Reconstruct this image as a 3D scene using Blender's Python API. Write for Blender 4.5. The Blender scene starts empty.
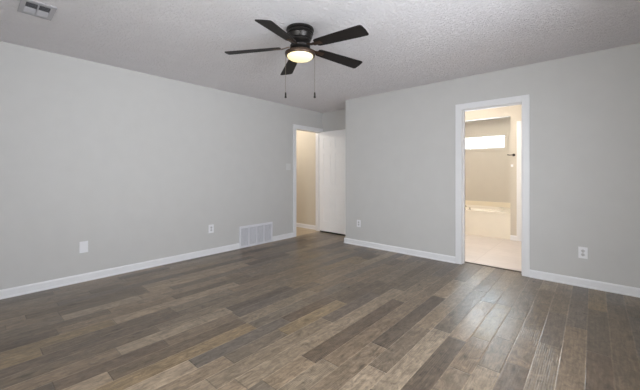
import bpy, bmesh, math, random
from mathutils import Vector, Matrix
random.seed(7)
C = bpy.context.scene.collection
R = math.radians

# ------------------------------------------------------------ camera
cam = bpy.data.cameras.new('camera'); co = bpy.data.objects.new('camera', cam); C.objects.link(co)
co.location = (4.2056, 0.0, 1.1876)
co.rotation_euler = (R(90), 0, R(41.449))
cam.sensor_width = 36; cam.lens = 309.66/640*36
cam.shift_y = -(195-173.43)/640
cam.clip_start = .02
bpy.context.scene.camera = co

# ------------------------------------------------------------ world, exposure
sc = bpy.context.scene
sc.view_settings.view_transform = 'Standard'; sc.view_settings.look = 'None'
sc.view_settings.gamma = 1; sc.view_settings.use_curve_mapping = False
sc.view_settings.exposure = 0.16
w = bpy.data.worlds.new('world'); sc.world = w; w.use_nodes = True
w.node_tree.nodes['Background'].inputs[0].default_value = (.93, .97, 1, 1)
w.node_tree.nodes['Background'].inputs[1].default_value = 1.5
sc.cycles.max_bounces = 14; sc.cycles.diffuse_bounces = 8

# ------------------------------------------------------------ lights
def area(name, loc, rot, sx, sy, power, col):
    l = bpy.data.lights.new(name, 'AREA'); l.shape = 'RECTANGLE'; l.size = sx; l.size_y = sy
    l.energy = power; l.color = col
    o = bpy.data.objects.new(name, l); C.objects.link(o); o.location = loc; o.rotation_euler = rot
    return o
# daylight through the window in the right-hand wall beside the camera
area('window_daylight', (4.80, 1.55, 1.40), (R(66), 0, R(90)), 1.9, 1.3, 67, (.90, .92, 1))
area('front_daylight', (3.5, -1.40, 1.40), (R(72), 0, 0), 1.7, 1.3, 72, (1, .985, .96))
# added upward fill through the same windows, to brighten the ceiling
area('ceiling_fill', (7.60, 1.55, .45), (R(101), 0, R(90)), 3.4, 1.4, 125, (.96, .97, 1))
area('front_ceiling_fill', (3.5, -1.75, .75), (R(125), 0, 0), 1.7, .9, 24, (1, .98, .97))
area('bathroom_daylight', (2.2, 7.60, 1.85), (R(-90), 0, 0), 1.15, .25, 50, (.80, .90, 1))

def lamp(name, loc, power, col, r=.06):
    l = bpy.data.lights.new(name, 'POINT'); l.energy = power; l.color = col; l.shadow_soft_size = r
    o = bpy.data.objects.new(name, l); C.objects.link(o); o.location = loc
    return o

# ------------------------------------------------------------ materials
def srgb(r, g, b):
    f = lambda c: (c/255/12.92) if c/255 <= .04045 else ((c/255+.055)/1.055)**2.4
    return (f(r), f(g), f(b), 1)
def mat(name, col, rough=.5, metal=0, bump=None, spec=.5, coat=0):
    m = bpy.data.materials.new(name); m.use_nodes = True
    nt = m.node_tree; b = nt.nodes['Principled BSDF']
    b.inputs['Base Color'].default_value = col; b.inputs['Roughness'].default_value = rough
    b.inputs['Metallic'].default_value = metal; b.inputs['Specular IOR Level'].default_value = spec
    b.inputs['Coat Weight'].default_value = coat
    # slight colour mottling so nothing is perfectly flat
    tc = nt.nodes.new('ShaderNodeTexCoord'); n = nt.nodes.new('ShaderNodeTexNoise')
    n.inputs['Scale'].default_value = 6; nt.links.new(tc.outputs['Object'], n.inputs['Vector'])
    mp = nt.nodes.new('ShaderNodeMapRange'); nt.links.new(n.outputs['Fac'], mp.inputs[0])
    mp.inputs[3].default_value = .97; mp.inputs[4].default_value = 1.03
    mx = nt.nodes.new('ShaderNodeVectorMath'); mx.operation = 'SCALE'
    mx.inputs[0].default_value = col[:3]; nt.links.new(mp.outputs[0], mx.inputs['Scale'])
    nt.links.new(mx.outputs[0], b.inputs['Base Color'])
    if bump:
        scale, strength, dist = bump
        n2 = nt.nodes.new('ShaderNodeTexNoise'); n2.inputs['Scale'].default_value = scale
        n2.inputs['Detail'].default_value = 3
        nt.links.new(tc.outputs['Object'], n2.inputs['Vector'])
        bp = nt.nodes.new('ShaderNodeBump'); bp.inputs['Strength'].default_value = strength
        bp.inputs['Distance'].default_value = dist
        nt.links.new(n2.outputs['Fac'], bp.inputs['Height']); nt.links.new(bp.outputs[0], b.inputs['Normal'])
    return m

M = {}
M['paint'] = mat('grey_wall_paint', srgb(203, 202, 201), .55, bump=(90, .08, .004), spec=.3)
M['hallpaint'] = mat('beige_hall_paint', srgb(208, 200, 186), .6, bump=(90, .08, .004), spec=.3)
M['bathpaint'] = mat('beige_bathroom_paint', srgb(204, 197, 186), .6, bump=(90, .08, .004), spec=.3)
M['trim'] = mat('white_trim_paint', srgb(232, 232, 235), .35)
M['doorpaint'] = mat('white_door_paint', srgb(247, 247, 249), .4)
M['plate'] = mat('white_plastic', srgb(236, 236, 240), .35)
M['switchp'] = mat('light_grey_plastic', srgb(214, 214, 214), .4)
M['slot'] = mat('outlet_slot_dark', srgb(96, 94, 92), .5)
M['receptacle'] = mat('receptacle_plastic', srgb(205, 204, 206), .4)
M['register'] = mat('register_paint', srgb(184, 183, 188), .7)
M['louver'] = mat('white_enamel_metal', srgb(226, 226, 232), .4)
M['duct'] = mat('duct_shade_dark', srgb(34, 34, 38), .7)
M['filter'] = mat('grey_filter_fabric', srgb(148, 148, 154), .9)
M['tub'] = mat('cream_acrylic', srgb(240, 233, 220), .25)
M['splash'] = mat('cream_ceramic_tile', srgb(234, 224, 204), .3)
M['nickel'] = mat('brushed_nickel', srgb(170, 160, 145), .3, 1)
M['bronze'] = mat('dark_bronze_metal', srgb(52, 49, 48), .34, .6)
M['bronze_rim'] = mat('aged_bronze_metal', srgb(82, 66, 56), .4, .7)
M['thresh'] = mat('dark_wood_threshold', srgb(72, 54, 44), .45)
M['gapshade'] = mat('door_gap_shade', srgb(40, 38, 38), .8)

# ceiling texture (sprayed stipple)
def ceiling_mat():
    m = mat('stippled_ceiling_paint', srgb(246, 243, 246), .9, spec=.1)
    nt = m.node_tree; b = nt.nodes['Principled BSDF']
    tc = nt.nodes.new('ShaderNodeTexCoord')
    n = nt.nodes.new('ShaderNodeTexNoise'); n.inputs['Scale'].default_value = 38; n.inputs['Detail'].default_value = 5
    n.inputs['Roughness'].default_value = .7
    nt.links.new(tc.outputs['Object'], n.inputs['Vector'])
    r = nt.nodes.new('ShaderNodeValToRGB'); r.color_ramp.elements[0].position = .42; r.color_ramp.elements[1].position = .62
    nt.links.new(n.outputs['Fac'], r.inputs[0])
    bp = nt.nodes.new('ShaderNodeBump'); bp.inputs['Strength'].default_value = .8; bp.inputs['Distance'].default_value = .012
    nt.links.new(r.outputs[0], bp.inputs['Height']); nt.links.new(bp.outputs[0], b.inputs['Normal'])
    return m
M['ceiling'] = ceiling_mat()

def tile_mat(name, base, grout, sx, sy):
    m = bpy.data.materials.new(name); m.use_nodes = True; nt = m.node_tree; b = nt.nodes['Principled BSDF']
    tc = nt.nodes.new('ShaderNodeTexCoord')
    br = nt.nodes.new('ShaderNodeTexBrick'); br.offset = 0; br.inputs['Scale'].default_value = 1
    br.inputs['Brick Width'].default_value = sx; br.inputs['Row Height'].default_value = sy
    br.inputs['Mortar Size'].default_value = .004; br.inputs['Bias'].default_value = 0
    br.inputs['Color1'].default_value = base; br.inputs['Color2'].default_value = tuple(c*.93 for c in base[:3])+(1,)
    br.inputs['Mortar'].default_value = grout
    nt.links.new(tc.outputs['Object'], br.inputs['Vector'])
    n = nt.nodes.new('ShaderNodeTexNoise'); n.inputs['Scale'].default_value = 5; n.inputs['Detail'].default_value = 4
    nt.links.new(tc.outputs['Object'], n.inputs['Vector'])
    mp = nt.nodes.new('ShaderNodeMapRange'); mp.inputs[3].default_value = .9; mp.inputs[4].default_value = 1.08
    nt.links.new(n.outputs['Fac'], mp.inputs[0])
    mx = nt.nodes.new('ShaderNodeVectorMath'); mx.operation = 'SCALE'
    nt.links.new(br.outputs['Color'], mx.inputs[0]); nt.links.new(mp.outputs[0], mx.inputs['Scale'])
    nt.links.new(mx.outputs[0], b.inputs['Base Color']); b.inputs['Roughness'].default_value = .35
    return m
M['bathtile'] = tile_mat('pale_bathroom_tile', srgb(222, 213, 208), srgb(204, 194, 188), .6, .3)
M['halltile'] = tile_mat('tan_hall_tile', srgb(196, 178, 150), srgb(170, 150, 124), .33, .33)

def glass_mat():
    m = bpy.data.materials.new('window_glass'); m.use_nodes = True; nt = m.node_tree
    nt.nodes.remove(nt.nodes['Principled BSDF'])
    t = nt.nodes.new('ShaderNodeBsdfTransparent'); t.inputs[0].default_value = (.95, .97, .97, 1)
    g = nt.nodes.new('ShaderNodeBsdfGlossy'); g.inputs['Roughness'].default_value = .05
    mx = nt.nodes.new('ShaderNodeMixShader'); mx.inputs[0].default_value = .06
    nt.links.new(t.outputs[0], mx.inputs[1]); nt.links.new(g.outputs[0], mx.inputs[2])
    nt.links.new(mx.outputs[0], nt.nodes['Material Output'].inputs[0])
    return m
M['glass'] = glass_mat()

def emit(name, col, s):
    m = bpy.data.materials.new(name); m.use_nodes = True; b = m.node_tree.nodes['Principled BSDF']
    b.inputs['Base Color'].default_value = srgb(250, 240, 215)
    b.inputs['Emission Color'].default_value = col; b.inputs['Emission Strength'].default_value = s
    b.inputs['Roughness'].default_value = .3
    return m
M['fanglass'] = emit('lit_frosted_glass', (1, .80, .36, 1), .78)
M['domeglass'] = emit('lit_dome_glass', (1, .80, .52, 1), 3)

def blade_mat():
    m = bpy.data.materials.new('dark_walnut_blade'); m.use_nodes = True; nt = m.node_tree; b = nt.nodes['Principled BSDF']
    tc = nt.nodes.new('ShaderNodeTexCoord'); mp = nt.nodes.new('ShaderNodeMapping')
    mp.inputs['Scale'].default_value = (3, 40, 40)
    n = nt.nodes.new('ShaderNodeTexNoise'); n.inputs['Scale'].default_value = 2; n.inputs['Detail'].default_value = 4
    r = nt.nodes.new('ShaderNodeValToRGB')
    r.color_ramp.elements[0].color = srgb(20, 18, 18); r.color_ramp.elements[1].color = srgb(36, 31, 30)
    nt.links.new(tc.outputs['Object'], mp.inputs[0]); nt.links.new(mp.outputs[0], n.inputs['Vector'])
    nt.links.new(n.outputs['Fac'], r.inputs[0]); nt.links.new(r.outputs[0], b.inputs['Base Color'])
    b.inputs['Roughness'].default_value = .6; b.inputs['Specular IOR Level'].default_value = .3
    return m
M['blade'] = blade_mat()

def plank_mat():
    m = bpy.data.materials.new('handscraped_wood_planks'); m.use_nodes = True; nt = m.node_tree; b = nt.nodes['Principled BSDF']
    N = nt.nodes.new; L = nt.links.new
    def math_(op, a, b_=None, c=None):
        n = N('ShaderNodeMath'); n.operation = op
        for i, v in enumerate((a, b_, c)):
            if v is None: continue
            if isinstance(v, (int, float)): n.inputs[i].default_value = v
            else: L(v, n.inputs[i])
        return n.outputs[0]
    uv = N('ShaderNodeUVMap'); uv.uv_map = 'start'; uv2 = N('ShaderNodeUVMap'); uv2.uv_map = 'end'
    a = N('ShaderNodeSeparateXYZ'); L(uv.outputs[0], a.inputs[0]); c = N('ShaderNodeSeparateXYZ'); L(uv2.outputs[0], c.inputs[0])
    dx = math_('MINIMUM', a.outputs[0], c.outputs[0]); dy = math_('MINIMUM', a.outputs[1], c.outputs[1])
    d = math_('MINIMUM', dx, dy)
    col = N('ShaderNodeAttribute'); col.attribute_name = 'tint'; sd = N('ShaderNodeAttribute'); sd.attribute_name = 'seed'
    vec = N('ShaderNodeCombineXYZ'); L(math_('MULTIPLY_ADD', sd.outputs['Fac'], 37., a.outputs[0]), vec.inputs[0])
    L(a.outputs[1], vec.inputs[1]); L(math_('MULTIPLY', sd.outputs['Fac'], 91.), vec.inputs[2])
    def noise(scale, detail, stretch, rough=.6, dist=0):
        mp = N('ShaderNodeMapping'); mp.inputs['Scale'].default_value = stretch; L(vec.outputs[0], mp.inputs[0])
        n = N('ShaderNodeTexNoise'); n.inputs['Scale'].default_value = scale; n.inputs['Detail'].default_value = detail
        n.inputs['Roughness'].default_value = rough; n.inputs['Distortion'].default_value = dist
        L(mp.outputs[0], n.inputs['Vector']); return n.outputs['Fac']
    grain = noise(14, 6, (5, .5, 1), .65, .4)
    blot = noise(20, 5, (1.1, .6, 1), .7, 1.2)
    mr = N('ShaderNodeMapRange'); L(grain, mr.inputs[0]); mr.inputs[1].default_value = .3; mr.inputs[2].default_value = .7
    mr.inputs[3].default_value = .72; mr.inputs[4].default_value = 1.28
    mr2 = N('ShaderNodeMapRange'); L(blot, mr2.inputs[0]); mr2.inputs[1].default_value = .28; mr2.inputs[2].default_value = .68
    mr2.inputs[3].default_value = .52; mr2.inputs[4].default_value = 1.32
    # knots
    vo = N('ShaderNodeTexVoronoi'); mpk = N('ShaderNodeMapping'); mpk.inputs['Scale'].default_value = (3.2, 1.6, 1)
    L(vec.outputs[0], mpk.inputs[0]); L(mpk.outputs[0], vo.inputs['Vector']); vo.inputs['Scale'].default_value = 1.1
    kn = N('ShaderNodeMapRange'); L(vo.outputs['Distance'], kn.inputs[0]); kn.inputs[1].default_value = .02; kn.inputs[2].default_value = .09
    kn.inputs[3].default_value = .5; kn.inputs[4].default_value = 1.0
    def ramp(src, a0, a1, v0, v1):
        n = N('ShaderNodeMapRange'); L(src, n.inputs[0]); n.inputs[1].default_value = a0; n.inputs[2].default_value = a1
        n.inputs[3].default_value = v0; n.inputs[4].default_value = v1; return n.outputs[0]
    # butt ends are dark joints, the long edges get a painted bevel highlight and a thin dark joint
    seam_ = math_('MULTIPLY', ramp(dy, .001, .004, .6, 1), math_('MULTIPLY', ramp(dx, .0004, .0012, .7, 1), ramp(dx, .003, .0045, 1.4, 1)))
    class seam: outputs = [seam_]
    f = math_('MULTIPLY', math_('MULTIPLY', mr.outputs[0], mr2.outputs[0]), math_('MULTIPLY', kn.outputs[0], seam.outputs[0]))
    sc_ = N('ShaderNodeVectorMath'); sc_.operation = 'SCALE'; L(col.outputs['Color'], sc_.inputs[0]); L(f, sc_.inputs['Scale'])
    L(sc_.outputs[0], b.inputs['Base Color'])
    ro = N('ShaderNodeMapRange'); L(blot, ro.inputs[0]); ro.inputs[3].default_value = .24; ro.inputs[4].default_value = .36
    L(ro.outputs[0], b.inputs['Roughness']); b.inputs['Specular IOR Level'].default_value = .5
    # relief: bevelled edges, scraped waves, grain
    ed = N('ShaderNodeMapRange'); L(d, ed.inputs[0]); ed.inputs[1].default_value = 0; ed.inputs[2].default_value = .005
    scrape = noise(6, 2, (2.2, .7, 1), .5)
    wv = noise(30, 2, (6, .4, 1), .5)
    rid = math_('SINE', math_('MULTIPLY', a.outputs[0], 6.2832/.0115))
    msk = ramp(noise(2.2, 2, (1, .5, 1), .5), .50, .62, 0, 1)
    rid = math_('MULTIPLY', math_('MULTIPLY', rid, msk), .00045)
    hgt = math_('ADD', rid, math_('ADD', math_('MULTIPLY', ed.outputs[0], .0016), math_('ADD', math_('MULTIPLY', scrape, .0035), math_('MULTIPLY', wv, .0013))))
    bp = N('ShaderNodeBump'); bp.inputs['Strength'].default_value = .8; bp.inputs['Distance'].default_value = 1
    L(hgt, bp.inputs['Height']); L(bp.outputs[0], b.inputs['Normal'])
    return m
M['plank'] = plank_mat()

# ------------------------------------------------------------ mesh helpers
class MB:
    def __init__(s): s.bm = bmesh.new()
    def box(s, x0, y0, z0, x1, y1, z1, bevel=0):
        vs = [s.bm.verts.new((x, y, z)) for x in (min(x0, x1), max(x0, x1)) for y in (min(y0, y1), max(y0, y1)) for z in (min(z0, z1), max(z0, z1))]
        fs = [(0,1,3,2),(4,6,7,5),(0,4,5,1),(2,3,7,6),(0,2,6,4),(1,5,7,3)]
        faces = [s.bm.faces.new([vs[i] for i in f]) for f in fs]
        if bevel:
            es = list({e for f in faces for e in f.edges})
            bmesh.ops.bevel(s.bm, geom=es, offset=bevel, segments=2, profile=.7, affect='EDGES')
        return s
    def prism(s, prof, p0, p1, nrm):
        """sweep a profile [(out, up)] along p0->p1; nrm = horizontal outward direction"""
        n = Vector(nrm); a = []; b = []
        for o, u in prof:
            a.append(s.bm.verts.new(Vector(p0)+n*o+Vector((0, 0, u)))); b.append(s.bm.verts.new(Vector(p1)+n*o+Vector((0, 0, u))))
        k = len(prof)
        for i in range(k): s.bm.faces.new((a[i], a[(i+1) % k], b[(i+1) % k], b[i]))
        s.bm.faces.new(a); s.bm.faces.new(b[::-1]); return s
    def lathe(s, prof, seg=40, c=(0, 0, 0), axis='z'):
        rings = []
        for r, z in prof:
            ring = []
            for i in range(seg):
                t = 2*math.pi*i/seg
                p = (r*math.cos(t), r*math.sin(t), z)
                if axis == 'y': p = (p[0], p[2], p[1])
                if axis == 'x': p = (p[2], p[0], p[1])
                ring.append(s.bm.verts.new((p[0]+c[0], p[1]+c[1], p[2]+c[2])))
            rings.append(ring)
        for a, b in zip(rings, rings[1:]):
            for i in range(seg): s.bm.faces.new((a[i], a[(i+1) % seg], b[(i+1) % seg], b[i]))
        if prof[0][0] > 1e-6: s.bm.faces.new(rings[0][::-1])
        if prof[-1][0] > 1e-6: s.bm.faces.new(rings[-1])
        return s
    def tube(s, pts, r, seg=10):
        pts = [Vector(p) for p in pts]; rings = []
        for i, p in enumerate(pts):
            d = (pts[min(i+1, len(pts)-1)]-pts[max(i-1, 0)]).normalized()
            up = Vector((0, 0, 1)) if abs(d.z) < .95 else Vector((1, 0, 0))
            x = d.cross(up).normalized(); y = x.cross(d)
            rr = r[i] if isinstance(r, (list, tuple)) else r
            rings.append([s.bm.verts.new(p+x*rr*math.cos(2*math.pi*k/seg)+y*rr*math.sin(2*math.pi*k/seg)) for k in range(seg)])
        for a, b in zip(rings, rings[1:]):
            for i in range(seg): s.bm.faces.new((a[i], a[(i+1) % seg], b[(i+1) % seg], b[i]))
        s.bm.faces.new(rings[0][::-1]); s.bm.faces.new(rings[-1]); return s
    def build(s, name, material, parent=None, smooth=False, loc=None, xf=None):
        if xf is not None: bmesh.ops.transform(s.bm, matrix=xf, verts=s.bm.verts)
        bmesh.ops.remove_doubles(s.bm, verts=s.bm.verts, dist=1e-6)
        bmesh.ops.recalc_face_normals(s.bm, faces=s.bm.faces)
        me = bpy.data.meshes.new(name); s.bm.to_mesh(me); s.bm.free()
        me.materials.append(material)
        if smooth:
            for p in me.polygons: p.use_smooth = True
            me.set_sharp_from_angle(angle=R(38))
        o = bpy.data.objects.new(name, me); C.objects.link(o)
        if parent: o.parent = parent
        if loc: o.location = loc
        return o
def thing(name, label, cat, loc=(0, 0, 0), rot=(0, 0, 0), group=None):
    o = bpy.data.objects.new(name, None); C.objects.link(o); o.location = loc; o.rotation_euler = rot
    o.empty_display_size = .05
    o['label'] = label; o['category'] = cat
    if group: o['group'] = group
    return o
def tag(o, label, cat, group=None):
    o['label'] = label; o['category'] = cat
    if group: o['group'] = group
    return o
def struct(o, label=None, cat=None):
    o['kind'] = 'structure'
    if label: o['label'] = label; o['category'] = cat
    return o

H = 2.44; T = .12
XR = 4.56; YB = 4.26; YA = 4.84; XA = 1.026; YS = -1.10
BX0, BX1, BY1 = XA+T, 4.60, 7.35
WY = 6.40
# openings
LD0, LD1, LDH = 4.062, 4.787, 2.045        # left (hall) doorway, rough
BD0, BD1, BDH = 2.902, 3.596, 2.032        # bathroom doorway, rough

# ------------------------------------------------------------ plank floor
W = .1265; X0 = 3.410
LIGHT, TAN, MID, GOLD, DARK, SLATE, GREY, COCOA = [srgb(*c) for c in
    ((142,125,105), (131,115,96), (119,104,87), (127,109,84), (97,84,71), (106,95,84), (112,100,86), (105,92,77))]
known = {-5: [(1.434, 2.65, DARK)], -2: [(.9, 1.643, LIGHT), (1.643, 2.3, GREY)], -3: [(1.05, 1.873, MID), (1.873, 2.99, DARK)],
    -7: [(.30, .903, LIGHT), (.903, 1.919, TAN), (1.919, 2.65, SLATE)], -8: [(.35, 1.095, TAN), (1.095, 1.55, GREY), (1.55, 2.281, GOLD), (2.281, 3.0, DARK)],
    -9: [(.1, .922, LIGHT), (.922, 1.7, SLATE)], -6: [(.5, 1.015, LIGHT), (1.015, 2.9, TAN)], -12: [(.311, .912, DARK)], -11: [(-.1, .547, LIGHT)],
    -13: [(-.2, .657, MID), (.657, 1.5, LIGHT)], -20: [(.503, 1.085, LIGHT)], -21: [(.5, 1.195, COCOA)], -22: [(1.195, 1.468, LIGHT)],
    4: [(1.3, 2.661, MID), (2.661, 3.304, SLATE)], 7: [(2.2, 3.878, COCOA)], 5: [(1.9, 3.1, MID)], 6: [(1.5, 2.75, DARK), (2.75, 3.6, COCOA)], -4: [(.8, 1.5, TAN), (1.5, 2.3, MID)]}
def build_floor():
    bm = bmesh.new(); u1 = bm.loops.layers.uv.new('start'); u2 = bm.loops.layers.uv.new('end')
    tint = bm.loops.layers.float_color.new('tint'); seed = bm.loops.layers.float_color.new('seed')
    pal = [LIGHT]*2+[TAN]*4+[MID]*5+[GOLD]*1+[DARK]*2+[SLATE]*2+[GREY]*3+[COCOA]*3
    rnd = random.Random(11)
    k = math.floor((0-X0)/W)
    while X0+k*W < XR:
        xa = max(0, X0+k*W); xb = min(XR, X0+(k+1)*W)
        segs = []; ks = sorted(known.get(k, [])); y = YS-rnd.random()*.8
        def fill(y, lim):
            while y < lim-1e-4:
                e = y+rnd.choice((.3, .45, .6, .75, .9, 1.1, 1.22))*rnd.uniform(.9, 1.05)
                if lim-e < .22: e = lim
                segs.append((y, e, rnd.choice(pal))); y = e
        for (s0, s1, c) in ks:
            fill(y, s0); segs.append((s0, s1, c)); y = s1
        inner = YA
        fill(y, inner)
        for (ya, yb, c) in segs:
            L = yb-ya; s = rnd.random(); j = rnd.uniform(.92, 1.08); wr = rnd.uniform(-.03, .03)
            cc = (c[0]*j*(1+wr), c[1]*j, c[2]*j*(1-wr), 1)
            # clip to the room's L-shaped outline
            parts = []
            lim = YA if xb <= XA+1e-6 else YB
            if xa < XA < xb: parts = [(xa, XA, YA), (XA, xb, YB)]
            elif xa >= XA and xb > BD0 and xa < BD1:
                parts = []
                q0, q1 = max(xa, BD0), min(xb, BD1)
                if xa < q0: parts.append((xa, q0, YB))
                parts.append((q0, q1, YB+T))
                if q1 < xb: parts.append((q1, xb, YB))
            else: parts = [(xa, xb, lim)]
            for (pa, pb, ly) in parts:
                a0, b0 = max(ya, YS), min(yb, ly)
                if b0-a0 < 1e-4: continue
                vs = [bm.verts.new(p) for p in ((pa, a0, 0), (pb, a0, 0), (pb, b0, 0), (pa, b0, 0))]
                f = bm.faces.new(vs)
                for lp in f.loops:
                    px, py = lp.vert.co.x-(X0+k*W), lp.vert.co.y-ya
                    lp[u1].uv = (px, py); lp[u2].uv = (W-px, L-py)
                    lp[tint] = cc; lp[seed] = (s, s, s, 1)
        k += 1
    # give it thickness below
    for (a, b_, c, d) in ((0, YS, XR, YB), (0, YB, XA, YA), (BD0, YB, BD1, YB+T)):
        vs = [bm.verts.new((x, y, z)) for z in (-.05, -.003) for x, y in ((a, b_), (c, b_), (c, d), (a, d))]
        for f in ((3, 2, 1, 0), (0, 1, 5, 4), (1, 2, 6, 5), (2, 3, 7, 6), (3, 0, 4, 7)): bm.faces.new([vs[i] for i in f])
    me = bpy.data.meshes.new('floor'); bm.to_mesh(me); bm.free(); me.materials.append(M['plank'])
    o = bpy.data.objects.new('floor', me); C.objects.link(o); return struct(o)
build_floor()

# ------------------------------------------------------------ shell
def wall(name, boxes, m):
    mb = MB()
    for b in boxes: mb.box(*b)
    return struct(mb.build(name, m))
wall('ceiling', [(-T, YS-T, H, XR+T, YB+T, H+.1), (-T, YB+T, H, BX0, YA+T, H+.1)], M['ceiling'])
wall('wall_left', [(-T, YS-T, -.05, 0, LD0, H), (-T, LD1, -.05, 0, YA, H), (-T, LD0, LDH, 0, LD1, H)], M['paint'])
wall('wall_back', [(XA, YB, -.05, BD0, YB+T, H), (BD1, YB, -.05, XR, YB+T, H), (BD0, YB, BDH, BD1, YB+T, H)], M['paint'])
wall('wall_alcove_back', [(0, YA, -.05, XA, YA+T, H)], M['paint'])
wall('wall_alcove_side', [(XA, YB+T, -.05, BX0, BY1+T, H)], M['paint'])
GW = (.65, 2.45, .75, 2.05)      # window in the right-hand wall, beside the camera
wall('wall_right', [(XR, YS-T, -.05, XR+T, GW[0], H), (XR, GW[1], -.05, XR+T, YB+T, H), (XR, GW[0], -.05, XR+T, GW[1], GW[2]), (XR, GW[0], GW[3], XR+T, GW[1], H)], M['paint'])
FW = (2.65, 4.35, .75, 2.05)      # window behind the camera
wall('wall_front', [(0, YS-T, -.05, FW[0], YS, H), (FW[1], YS-T, -.05, XR, YS, H), (FW[0], YS-T, -.05, FW[1], YS, FW[2]), (FW[0], YS-T, FW[3], FW[1], YS, H)], M['paint'])
# hall beyond the left doorway
HX, HY = -2.4, 2.6
wall('wall_hall_far', [(HX-T, YA, -.05, 0, YA+T, H)], M['hallpaint'])
wall('wall_hall_end', [(HX-T, HY, -.05, HX, YA, H)], M['hallpaint'])
wall('wall_hall_near', [(HX-T, HY-T, -.05, -T, HY, H)], M['hallpaint'])
wall('floor_hall', [(HX, HY, -.05, -T, YA, -.002), (-T, LD0, -.05, 0, LD1, -.002)], M['halltile'])
wall('ceiling_hall', [(HX-T, HY-T, H, -T, YA+T, H+.1)], M['ceiling'])
# bathroom beyond the back doorway
BW = (1.60, 2.829, 1.722, 1.975)
wall('wall_bathroom_back', [(BX0, BY1, -.05, BW[0], BY1+T, H), (BW[1], BY1, -.05, BX1, BY1+T, H), (BW[0], BY1, -.05, BW[1], BY1+T, BW[2]), (BW[0], BY1, BW[3], BW[1], BY1+T, H)], M['bathpaint'])
wall('wall_bathroom_right', [(BX1, YB+T, -.05, BX1+T, BY1+T, H)], M['bathpaint'])
wall('wall_bathroom_left', [(BX0, YB+T, -.05, BX0+.012, BY1, H)], M['bathpaint'])
wall('wall_bathroom_inner', [(BX0, YB+T, -.05, BD0, YB+T+.012, H), (BD1, YB+T, -.05, BX1, YB+T+.012, H), (BD0, YB+T, BDH, BD1, YB+T+.012, H)], M['bathpaint'])
wall('wall_tub_partition', [(3.094, WY, -.05, 3.26, WY+.1, H), (3.96, WY, -.05, BX1, WY+.1, H), (3.26, WY, 2.04, 3.96, WY+.1, H),
     (3.094, WY+.1, -.05, 3.194, BY1, H), (BX0+.012, WY, 2.216, 3.094, WY+.1, H)], M['bathpaint'])
wall('floor_bathroom', [(BX0, YB+T, -.05, BX1, BY1, -.002)], M['bathtile'])
wall('ceiling_bathroom', [(BX0, YB+T, H, BX1+T, BY1+T, H+.1)], M['ceiling'])

# window_1: right-hand wall; window_2: bathroom strip window
def window(name, x0, x1, z0, z1, mull, loc, rz, sw=.035, cm='trim'):
    """built in local x / z with the room on the -y side of y = 0, then turned into its wall"""
    mb = MB(); ym = T/2
    for (a, b, c, d) in ((x0, x0+sw, z0, z1), (x1-sw, x1, z0, z1), (x0+sw, x1-sw, z0, z0+sw), (x0+sw, x1-sw, z1-sw, z1)):
        mb.box(a, ym-.03, c, b, ym+.03, d)
    for t in mull: mb.box(t-.025, ym-.03, z0+sw, t+.025, ym+.03, z1-sw)
    fr = struct(mb.build(name, M['trim'])); fr.location = loc; fr.rotation_euler = (0, 0, rz)
    cs = MB(); cw = .055
    cs.box(x0-cw, -.018, z0-cw, x0, 0, z1+cw).box(x1, -.018, z0-cw, x1+cw, 0, z1+cw).box(x0, -.018, z1, x1, 0, z1+cw).box(x0, -.018, z0-cw, x1, 0, z0)
    cs.build('window_casing', M[cm], fr)
    MB().box(x0+sw, ym-.003, z0+sw, x1-sw, ym+.003, z1-sw).build('pane', M['glass'], fr)
window('window_1', -.9, .9, GW[2], GW[3], [0], (XR, 1.55, 0), R(-90))
window('window_2', *BW, [], (0, BY1, 0), 0, .012, 'bathpaint')
window('window_3', -.85, .85, FW[2], FW[3], [0], (3.5, YS, 0), R(180))

# ------------------------------------------------------------ baseboards
BP = [(0, 0), (.022, 0), (.022, .010), (.014, .020), (.013, .070), (.009, .080), (.004, .086), (0, .086)]
def base(name, runs, m=None):
    mb = MB()
    for p0, p1, n in runs: mb.prism(BP, p0, p1, n)
    return struct(mb.build(name, m or M['trim']))
CW = .078
base('baseboard_left', [((0, YS, 0), (0, 2.825, 0), (1, 0, 0)), ((0, 3.497, 0), (0, LD0+.016-CW, 0), (1, 0, 0))])
base('baseboard_back', [((XA-.022, YB, 0), (BD0+.016-CW, YB, 0), (0, -1, 0)), ((BD1-.016+CW, YB, 0), (XR, YB, 0), (0, -1, 0)),
      ((XA, YB-.0, 0), (XA, YA, 0), (-1, 0, 0))])
base('baseboard_alcove', [((.02, YA, 0), (XA-.022, YA, 0), (0, -1, 0))])
base('baseboard_right', [((XR, YS, 0), (XR, YB-.022, 0), (-1, 0, 0))])
base('baseboard_front', [((.022, YS, 0), (XR-.022, YS, 0), (0, 1, 0))])
base('baseboard_hall', [((HX, YA, 0), (-T-.02, YA, 0), (0, -1, 0)), ((HX, HY, 0), (HX, YA-.022, 0), (1, 0, 0))])
base('baseboard_bathroom', [((3.094, WY, 0), (3.19, WY, 0), (0, -1, 0)), ((4.03, WY, 0), (BX1-.022, WY, 0), (0, -1, 0)), ((BX1, YB+T+.012, 0), (BX1, WY, 0), (-1, 0, 0)), ((BX0+.012, YB+T+.012, 0), (BX0+.012, WY, 0), (1, 0, 0))])

# ------------------------------------------------------------ door frames (jambs and casing)
CP = [(0, 0), (.018, .004), (.017, .03), (.012, .05), (.010, .07), (.006, .078), (0, .078)]
def casing_box(mb, a, b):      # stepped casing board
    mb.box(*a, *b, bevel=.004)
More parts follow.
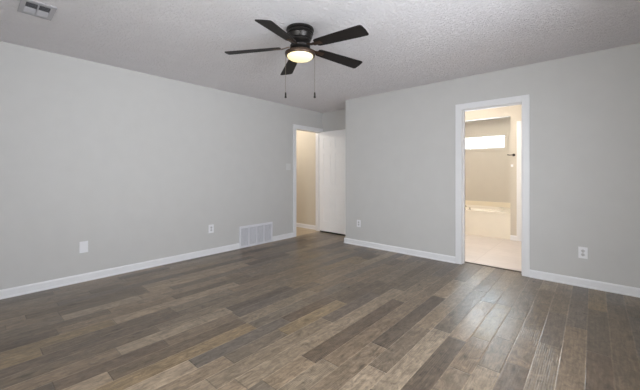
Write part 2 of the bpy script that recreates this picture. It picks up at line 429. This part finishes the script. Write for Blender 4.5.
# left doorway (wall plane x=0); clear opening LD0+.016 .. LD1-.016
mb = MB(); j = .016
mb.box(-T, LD0, 0, 0, LD0+j, LDH); mb.box(-T, LD1-j, 0, 0, LD1, LDH); mb.box(-T, LD0+j, LDH-j, 0, LD1-j, LDH)
mb.box(-.075, LD0+j, 0, -.04, LD0+j+.010, LDH-j); mb.box(-.075, LD1-j-.010, 0, -.04, LD1-j, LDH-j)
for x0, x1 in ((0, .017), (-T-.017, -T)):
    casing_box(mb, (x0, LD0+j-CW, 0), (x1, LD0+j-.004, LDH-j+CW)); casing_box(mb, (x0, LD1-j+.004, 0), (x1, YA-.001, LDH-j+CW))
    casing_box(mb, (x0, LD0+j-.004, LDH-j+.004), (x1, LD1-j+.004, LDH-j+CW))
df = struct(mb.build('trim_1', M['trim']))
MB().box(-.035, LD0+j, .90, -.006, LD0+j+.002, .96).build('strike_plate', M['nickel'], df)
# bathroom doorway
mb = MB()
mb.box(BD0, YB, 0, BD0+j, YB+T, BDH); mb.box(BD1-j, YB, 0, BD1, YB+T, BDH); mb.box(BD0+j, YB, BDH-j, BD1-j, YB+T, BDH)
mb.box(BD0+j, YB+.045, 0, BD0+j+.010, YB+.08, BDH-j); mb.box(BD1-j-.010, YB+.045, 0, BD1-j, YB+.08, BDH-j); mb.box(BD0+j+.01, YB+.045, BDH-j-.01, BD1-j-.01, YB+.08, BDH-j)
for y0, y1 in ((YB-.017, YB), (YB+T+.012, YB+T+.029)):
    casing_box(mb, (BD0+j-CW, y0, 0), (BD0+j-.004, y1, BDH-j+CW)); casing_box(mb, (BD1-j+.004, y0, 0), (BD1-j+CW, y1, BDH-j+CW))
    casing_box(mb, (BD0+j-.004, y0, BDH-j+.004), (BD1-j+.004, y1, BDH-j+CW))
struct(mb.build('trim_2', M['trim']))
th = MB().prism([(0, 0), (.05, 0), (.045, .006), (.02, .009), (.004, .006)], (BD0+j, YB+T-.01, 0), (BD1-j, YB+T-.01, 0), (0, 1, 0)).build('trim_3', M['thresh'])
struct(th)

# ------------------------------------------------------------ panelled door leaf
def leaf(name, w, h, thick, parent=None):
    """slab in x 0..w, y 0..thick, with six raised panels on both faces"""
    mb = MB(); st = .105 if w > .6 else .09; mid = .09
    pw = (w-2*st-mid)/2
    rows = ((.20, .76), (.90, 1.56), (1.66, h-.13))
    rec = .010
    mb.box(0, rec, 0, w, thick-rec, h)
    for y0, y1 in ((0, rec), (thick-rec, thick)):
        mb.box(0, y0, 0, st, y1, h); mb.box(w-st, y0, 0, w, y1, h); mb.box(st+pw, y0, 0, st+pw+mid, y1, h)
        zs = [0]+[v for r in rows for v in r]+[h]
        for i in range(0, len(zs), 2):
            for xa in (st, st+pw+mid): mb.box(xa, y0, zs[i], xa+pw, y1, zs[i+1])
    o = mb.build(name, M['doorpaint'], parent)
    pm = MB()
    for z0, z1 in rows:
        for xa in (st, st+pw+mid):
            for y0, y1 in ((.004, rec), (thick-rec, thick-.004)):
                pm.box(xa+.03, y0, z0+.03, xa+pw-.03, y1, z1-.03, bevel=.0025)
    return o, pm
o, pm = leaf('door_1', .705, 2.001, .035)
o.location = (.019, LD1-j-.040, .026); struct(o, 'white six-panel door standing open against the alcove wall', 'door')
pm.build('raised_panel', M['doorpaint'], o)
MB().box(.004, .004, -.024, .70, .031, -.0005).build('gap_shade_strip', M['gapshade'], o)  # dark strip standing in for the shaded gap under the door
for z in (.22, 1.02, 1.80):
    MB().lathe([(.007, 0), (.007, .09)], 12, (-.006, .002, z)).build('hinge', M['trim'], o, True)
o, pm = leaf('door_2', .664, 2.02, .035)
o.location = (3.278, WY+.03, .004); struct(o); pm.build('raised_panel', M['trim'], o)
mb = MB()
mb.box(3.26, WY, 0, 3.276, WY+.1, 2.04); mb.box(3.944, WY, 0, 3.96, WY+.1, 2.04); mb.box(3.276, WY, 2.026, 3.944, WY+.1, 2.04)
casing_box(mb, (3.19, WY-.017, 0), (3.272, WY, 2.108)); casing_box(mb, (3.948, WY-.017, 0), (4.03, WY, 2.108)); casing_box(mb, (3.272, WY-.017, 2.03), (3.948, WY, 2.108))
struct(mb.build('trim_4', M['trim']))

# ------------------------------------------------------------ outlets, switch
def plate_thing(name, label, cat, loc, rz, w=.074, h=.118, kind='outlet', group=None):
    """local: plate faces -y, centred on origin"""
    t = thing(name, label, cat, loc, (0, 0, rz), group)
    MB().box(-w/2, -.006, -h/2, w/2, 0, h/2, bevel=.0025).build('cover_plate', M['switchp' if kind == 'switch' else 'plate'], t)
    if kind == 'outlet':
        for s in (-1, 1):
            r = MB()
            prof = [(.0165, -.0085), (.0165, -.0055)]
            r.lathe(prof, 20, (0, 0, s*.0195), 'y')
            ro = r.build('receptacle', M['receptacle'], t, True)
            sl = MB().box(-.008, -.0092, s*.0195-.002, -.0055, -.0084, s*.0195+.007).box(.0055, -.0092, s*.0195-.002, .008, -.0084, s*.0195+.006)
            sl.lathe([(.0028, -.0092), (.0028, -.0084)], 10, (0, 0, s*.0195-.008), 'y')
            sl.build('slot', M['slot'], ro)
        MB().lathe([(.003, -.0075), (.003, -.0058)], 10, (0, 0, 0), 'y').build('screw', M['nickel'], t)
    if kind == 'switch':
        for x in (-.023, .023):
            MB().box(x-.012, -.0075, -.026, x+.012, -.0058, .026, bevel=.0006).build('toggle_surround', M['switchp'], t)
            MB().prism([(.0, -.006), (.012, .001), (.012, .007), (0, .005)], (x-.004, -.0074, 0), (x+.004, -.0074, 0), (0, -1, 0)).build('toggle', M['switchp'], t)
    if kind in ('blank', 'switch'):
        for z in (-.042, .042):
            MB().lathe([(.0028, -.0072), (.0028, -.0058)], 10, (0, 0, z), 'y').build('screw', M['plate'], t)
    return t
Lz = R(90)     # local -y -> +x for plates on the left wall
plate_thing('wall_plate', 'blank white cover plate low on the left wall, farthest left of the wall plates', 'wall plate', (0, .833, .378), Lz, .078, .124, 'blank')
plate_thing('electrical_outlet', 'white outlet low on the left wall, just left of the white return air grille', 'outlet', (0, 2.347, .376), Lz, .08, .122)
plate_thing('light_switch', 'pale double light switch on the left wall beside the open hall doorway', 'light switch', (0, 3.88, 1.31), Lz, .115, .118, 'switch')
plate_thing('electrical_outlet', 'small white outlet low on the back wall near the corner by the open panelled door', 'outlet', (1.30, YB, .362), 0)
plate_thing('electrical_outlet', 'white outlet low on the back wall right of the bathroom doorway', 'outlet', (4.123, YB, .356), 0)

# ------------------------------------------------------------ return air grille
t = thing('return_air_grille', 'large white metal return air grille at floor level in the left wall', 'vent', (0, 2.825, 0))
g = MB(); gw, gh = .672, .345; b = .03
g.box(0, 0, 0, .016, b, gh, bevel=.003).box(0, gw-b, 0, .016, gw, gh, bevel=.003).box(0, b, 0, .016, gw-b, b, bevel=.003).box(0, b, gh-b, .016, gw-b, gh, bevel=.003)
g.build('frame', M['louver'], t)
cell = (gw-2*b)/4
for i in (1, 2, 3):
    MB().box(.001, b+i*cell-.008, b, .0165, b+i*cell+.008, gh-b).build('divider', M['louver'], t)
lv = MB(); n = 18
for i in range(n):
    z = b+(gh-2*b)*(i+.5)/n
    lv.prism([(.002, .0045), (.003, .0055), (.011, -.0030), (.010, -.0040)], (0, b, z), (0, gw-b, z), (1, 0, 0))
lv.build('louvers', M['louver'], t)
MB().box(.0002, b-.002, b-.002, .0014, gw-b+.002, gh-b+.002).build('backing', M['filter'], t)

# ------------------------------------------------------------ ceiling register
t = thing('ceiling_register', 'white two-way air register with dark gaps between its louvres in the ceiling at upper left', 'vent', (1.03, .342, H))
fx, fy = .142, .098; ix, iy = .100, .068
MB().box(-fx, -fy, -.008, -ix, fy, 0, bevel=.002).box(ix, -fy, -.008, fx, fy, 0, bevel=.002).box(-ix, -fy, -.008, ix, -iy, 0, bevel=.002).box(-ix, iy, -.008, ix, fy, 0, bevel=.002).build('frame', M['register'], t)
MB().box(-ix, -iy, -.0015, ix, iy, -.0002).build('backing', M['duct'], t)  # dark sheet painted as the shade of the duct opening
lv = MB()
for s in (-1, 1):
    for i in range(5):
        x = s*(.006+i*.0185); dz = -.005 if s > 0 else -.011
        lv.prism([(0, -.0015), (.001, -.0015), (s*(.004 if s > 0 else .015)+.001, dz), (s*(.004 if s > 0 else .015), dz)], (x, -iy, 0), (x, iy, 0), (1, 0, 0))
lv.build('louvers', M['register'], t)
MB().box(-ix, -.004, -.012, ix, .004, -.0015).build('cross_bar', M['register'], t)

# ------------------------------------------------------------ ceiling fan
fan = thing('ceiling_fan', 'dark bronze five-blade ceiling fan with a lit bowl light', 'ceiling fan', (2.301, 1.897, H))
fan['kind'] = 'thing'
MB().lathe([(.108, 0), (.118, -.005), (.120, -.018), (.112, -.024), (.104, -.028), (.114, -.036), (.114, -.044), (.102, -.050), (.108, -.060), (.102, -.080), (.096, -.094), (.088, -.098), (.088, -.108), (.076, -.122), (.060, -.128), (.056, -.132)], 56).build('motor_housing', M['bronze'], fan, True)
MB().lathe([(.052, -.130), (.052, -.136), (.082, -.140), (.088, -.150), (.086, -.166), (.070, -.176), (.056, -.182), (.056, -.196)], 48).build('rotor', M['bronze'], fan, True)
MB().lathe([(.056, -.194), (.085, -.199), (.118, -.203), (.129, -.209), (.131, -.224), (.127, -.234), (.104, -.238)], 56).build('light_rim', M['bronze_rim'], fan, True)
MB().lathe([(.112, -.234), (.111, -.242), (.104, -.252), (.090, -.261), (.068, -.268), (.040, -.272), (.015, -.274), (.0, -.2745)], 48).build('glass_bowl', M['fanglass'], fan, True)
def blade_mesh():
    bm = bmesh.new(); th = .006
    # outline in local x (radial) / y (width)
    top = []; r0, r1 = .175, .652
    for r, hw in ((r0, .036), (.19, .046), (.26, .051), (.40, .057), (.55, .063), (.625, .066), (.640, .064), (.648, .056)):
        top.append((r, hw))
    out = [(r, hw) for r, hw in top]+[(r1+.001, .0)]+[(r, -hw) for r, hw in reversed(top)]+[(r0-.006, 0)]
    lo = [bm.verts.new((x, y, -th/2)) for x, y in out]; hi = [bm.verts.new((x, y, th/2)) for x, y in out]
    bm.faces.new(lo[::-1]); bm.faces.new(hi)
    for i in range(len(out)): bm.faces.new((lo[i], lo[(i+1) % len(out)], hi[(i+1) % len(out)], hi[i]))
    return bm
for i in range(5):
    ang = R((2.6, 73.2, 148.4, -141.4, -68.0)[i]); droop = R((3.6, 3.6, 3.6, 3.8, 6.2)[i])
    pitch = R(-12)
    xf = Matrix.Rotation(ang, 4, 'Z') @ Matrix.Translation((0, 0, -.156)) @ Matrix.Rotation(droop, 4, 'Y') @ Matrix.Rotation(pitch, 4, 'X')
    m_ = MB(); m_.bm.free(); m_.bm = blade_mesh()
    bl = m_.build('blade', M['blade'], fan, False); bl.matrix_local = xf
    ir = MB()
    ir.box(.150, -.020, -.0085, .235, .020, -.0035, bevel=.002)
    ir.prism([(.075, .010), (.120, .004), (.160, -.004), (.160, -.009), (.118, -.003), (.075, .003)], (0, -.013, 0), (0, .013, 0), (1, 0, 0))
    for x in (.18, .215):
        ir.lathe([(.005, -.011), (.005, -.008)], 10, (x, 0, 0))
    ir.build('blade_bracket', M['bronze_rim'], bl)
# chains hang from the rim at the two sides seen from the room
lat = Vector((math.cos(R(41.449)), math.sin(R(41.449)), 0))
for s in (-1, 1):
    p = lat*(s*.126)
    ch = MB().tube([(p.x, p.y, -.225), (p.x, p.y, -.552)], .0014, 6)
    for k in range(40):
        z = -.235-k*.0080
        ch.lathe([(0, z+.0022), (.0022, z), (0, z-.0022)], 6, (p.x, p.y, 0))
    co_ = ch.build('pull_chain', M['nickel'], fan)
    MB().lathe([(.002, -.548), (.006, -.553), (.007, -.560), (.0075, -.585), (.0095, -.590), (.0095, -.597), (.004, -.600)], 14, (p.x, p.y, 0)).build('pendant', M['bronze'], co_, True)

# ------------------------------------------------------------ bathroom: tub, tile, faucet, hook
def tub():
    t = thing('bathtub', 'cream built-in bathtub under the bathroom strip window', 'bathtub', (BX0+.012, WY, 0))
    w, d, h = 3.094-BX0-.012, BY1-WY-.002, .482
    bm = bmesh.new(); n = 64
    cx, cy = w*.5, d*.52; ra, rb = .72, .33
    ring0 = []
    for i in range(n):
        a = 2*math.pi*i/n; ca, sa = math.cos(a), math.sin(a)
        # point on the rectangle in this direction
        kx = (w-cx if ca > 0 else cx)/abs(ca) if abs(ca) > 1e-9 else 1e9
        ky = (d-cy if sa > 0 else cy)/abs(sa) if abs(sa) > 1e-9 else 1e9
        k = min(kx, ky); ring0.append((cx+ca*k, cy+sa*k, h))
    # pull the nearest samples onto the corners
    for qx, qy in ((0, 0), (w, 0), (w, d), (0, d)):
        j_ = min(range(n), key=lambda q: (ring0[q][0]-qx)**2+(ring0[q][1]-qy)**2); ring0[j_] = (qx, qy, h)
    def ell(s, z, p=2.5):
        o = []
        for i in range(n):
            a = 2*math.pi*i/n; ca, sa = math.cos(a), math.sin(a)
            o.append((cx+s*ra*math.copysign(abs(ca)**(2/p), ca), cy+(rb-(1-s)*.35)*math.copysign(abs(sa)**(2/p), sa), z))
        return o
    rings = [[(x, y, h-.03) for x, y, z in ring0], ring0, ell(1.06, h), ell(1.03, h+.018), ell(1.0, h+.018), ell(.97, h-.02), ell(.93, h-.2), ell(.86, h-.34), ell(.6, h-.38)]
    R_ = [[bm.verts.new(p) for p in r] for r in rings]
    for a, b_ in zip(R_, R_[1:]):
        for i in range(n): bm.faces.new((a[i], a[(i+1) % n], b_[(i+1) % n], b_[i]))
    bm.faces.new(R_[-1])
    m_ = MB(); m_.bm.free(); m_.bm = bm; m_.build('basin_deck', M['tub'], t, True)
    MB().box(.001, .012, 0, w-.001, .03, h-.03).build('apron', M['tub'], t)
tub()
MB_ = MB().box(BX0+.012, BY1-.012, .484, 3.094, BY1, .585)
MB_.box(BX0+.012, WY+.1, .484, BX0+.024, BY1-.012, .585)
struct(MB_.build('trim_5', M['splash']))
f = thing('tub_faucet', 'small metal tub filler spout on the bathtub deck', 'faucet', (2.30, 6.46, .4825))
MB().lathe([(.026, 0), (.026, .006), (.014, .012), (.012, .055), (.014, .060), (0, .062)], 20).tube([(0, 0, .048), (0, .04, .062), (0, .09, .056), (0, .11, .042)], [.011, .011, .010, .009], 12).build('spout', M['nickel'], f, True)
for s in (-1, 1):
    MB().lathe([(.020, 0), (.020, .005), (.010, .012), (.010, .03), (.016, .034), (.016, .042), (0, .044)], 16, (s*.10, 0, 0)).build('handle', M['nickel'], f, True)
hk = thing('robe_hook', 'dark bronze robe hook on the bathroom wall stub', 'hook', (3.145, WY, 1.515))
MB().lathe([(.024, 0), (.024, -.006), (.012, -.012), (.008, -.014)], 20, (0, 0, 0), 'y').build('rose', M['bronze'], hk, True)
MB().tube([(0, -.01, 0), (-.02, -.04, .0), (-.065, -.06, -.002), (-.088, -.062, .006)], [.009, .008, .007, .010], 10).build('arm', M['bronze'], hk, True)
hk2 = thing('wall_hook', 'small white hook on the bathroom wall below the dark robe hook', 'hook', (3.118, WY, 1.325))
MB().box(-.018, -.006, -.022, .018, 0, .022, bevel=.002).build('base', M['plate'], hk2)
MB().tube([(0, -.004, -.004), (0, -.022, -.014), (0, -.034, -.008), (0, -.036, .006)], .0055, 8).build('arm', M['plate'], hk2, True)

# ------------------------------------------------------------ ceiling lamps of the two side rooms (their light comes from here)
def dome(loc, label, power):
    t = thing('ceiling_light', label, 'ceiling light', loc)
    MB().lathe([(.15, 0), (.155, -.012), (.15, -.022)], 40).build('base', M['nickel'], t, True)
    MB().lathe([(.142, -.022), (.135, -.05), (.11, -.078), (.07, -.096), (.03, -.104), (0, -.105)], 40).build('glass_dome', M['domeglass'], t, True)
    l = lamp('bulb', (loc[0], loc[1], loc[2]-.2), power, (1, .94, .84), .1)
dome((-.95, 4.0, H), 'round ceiling light in the hall beyond the left doorway', 24)
dome((2.5, 5.1, H), 'round ceiling light inside the bathroom', 48)
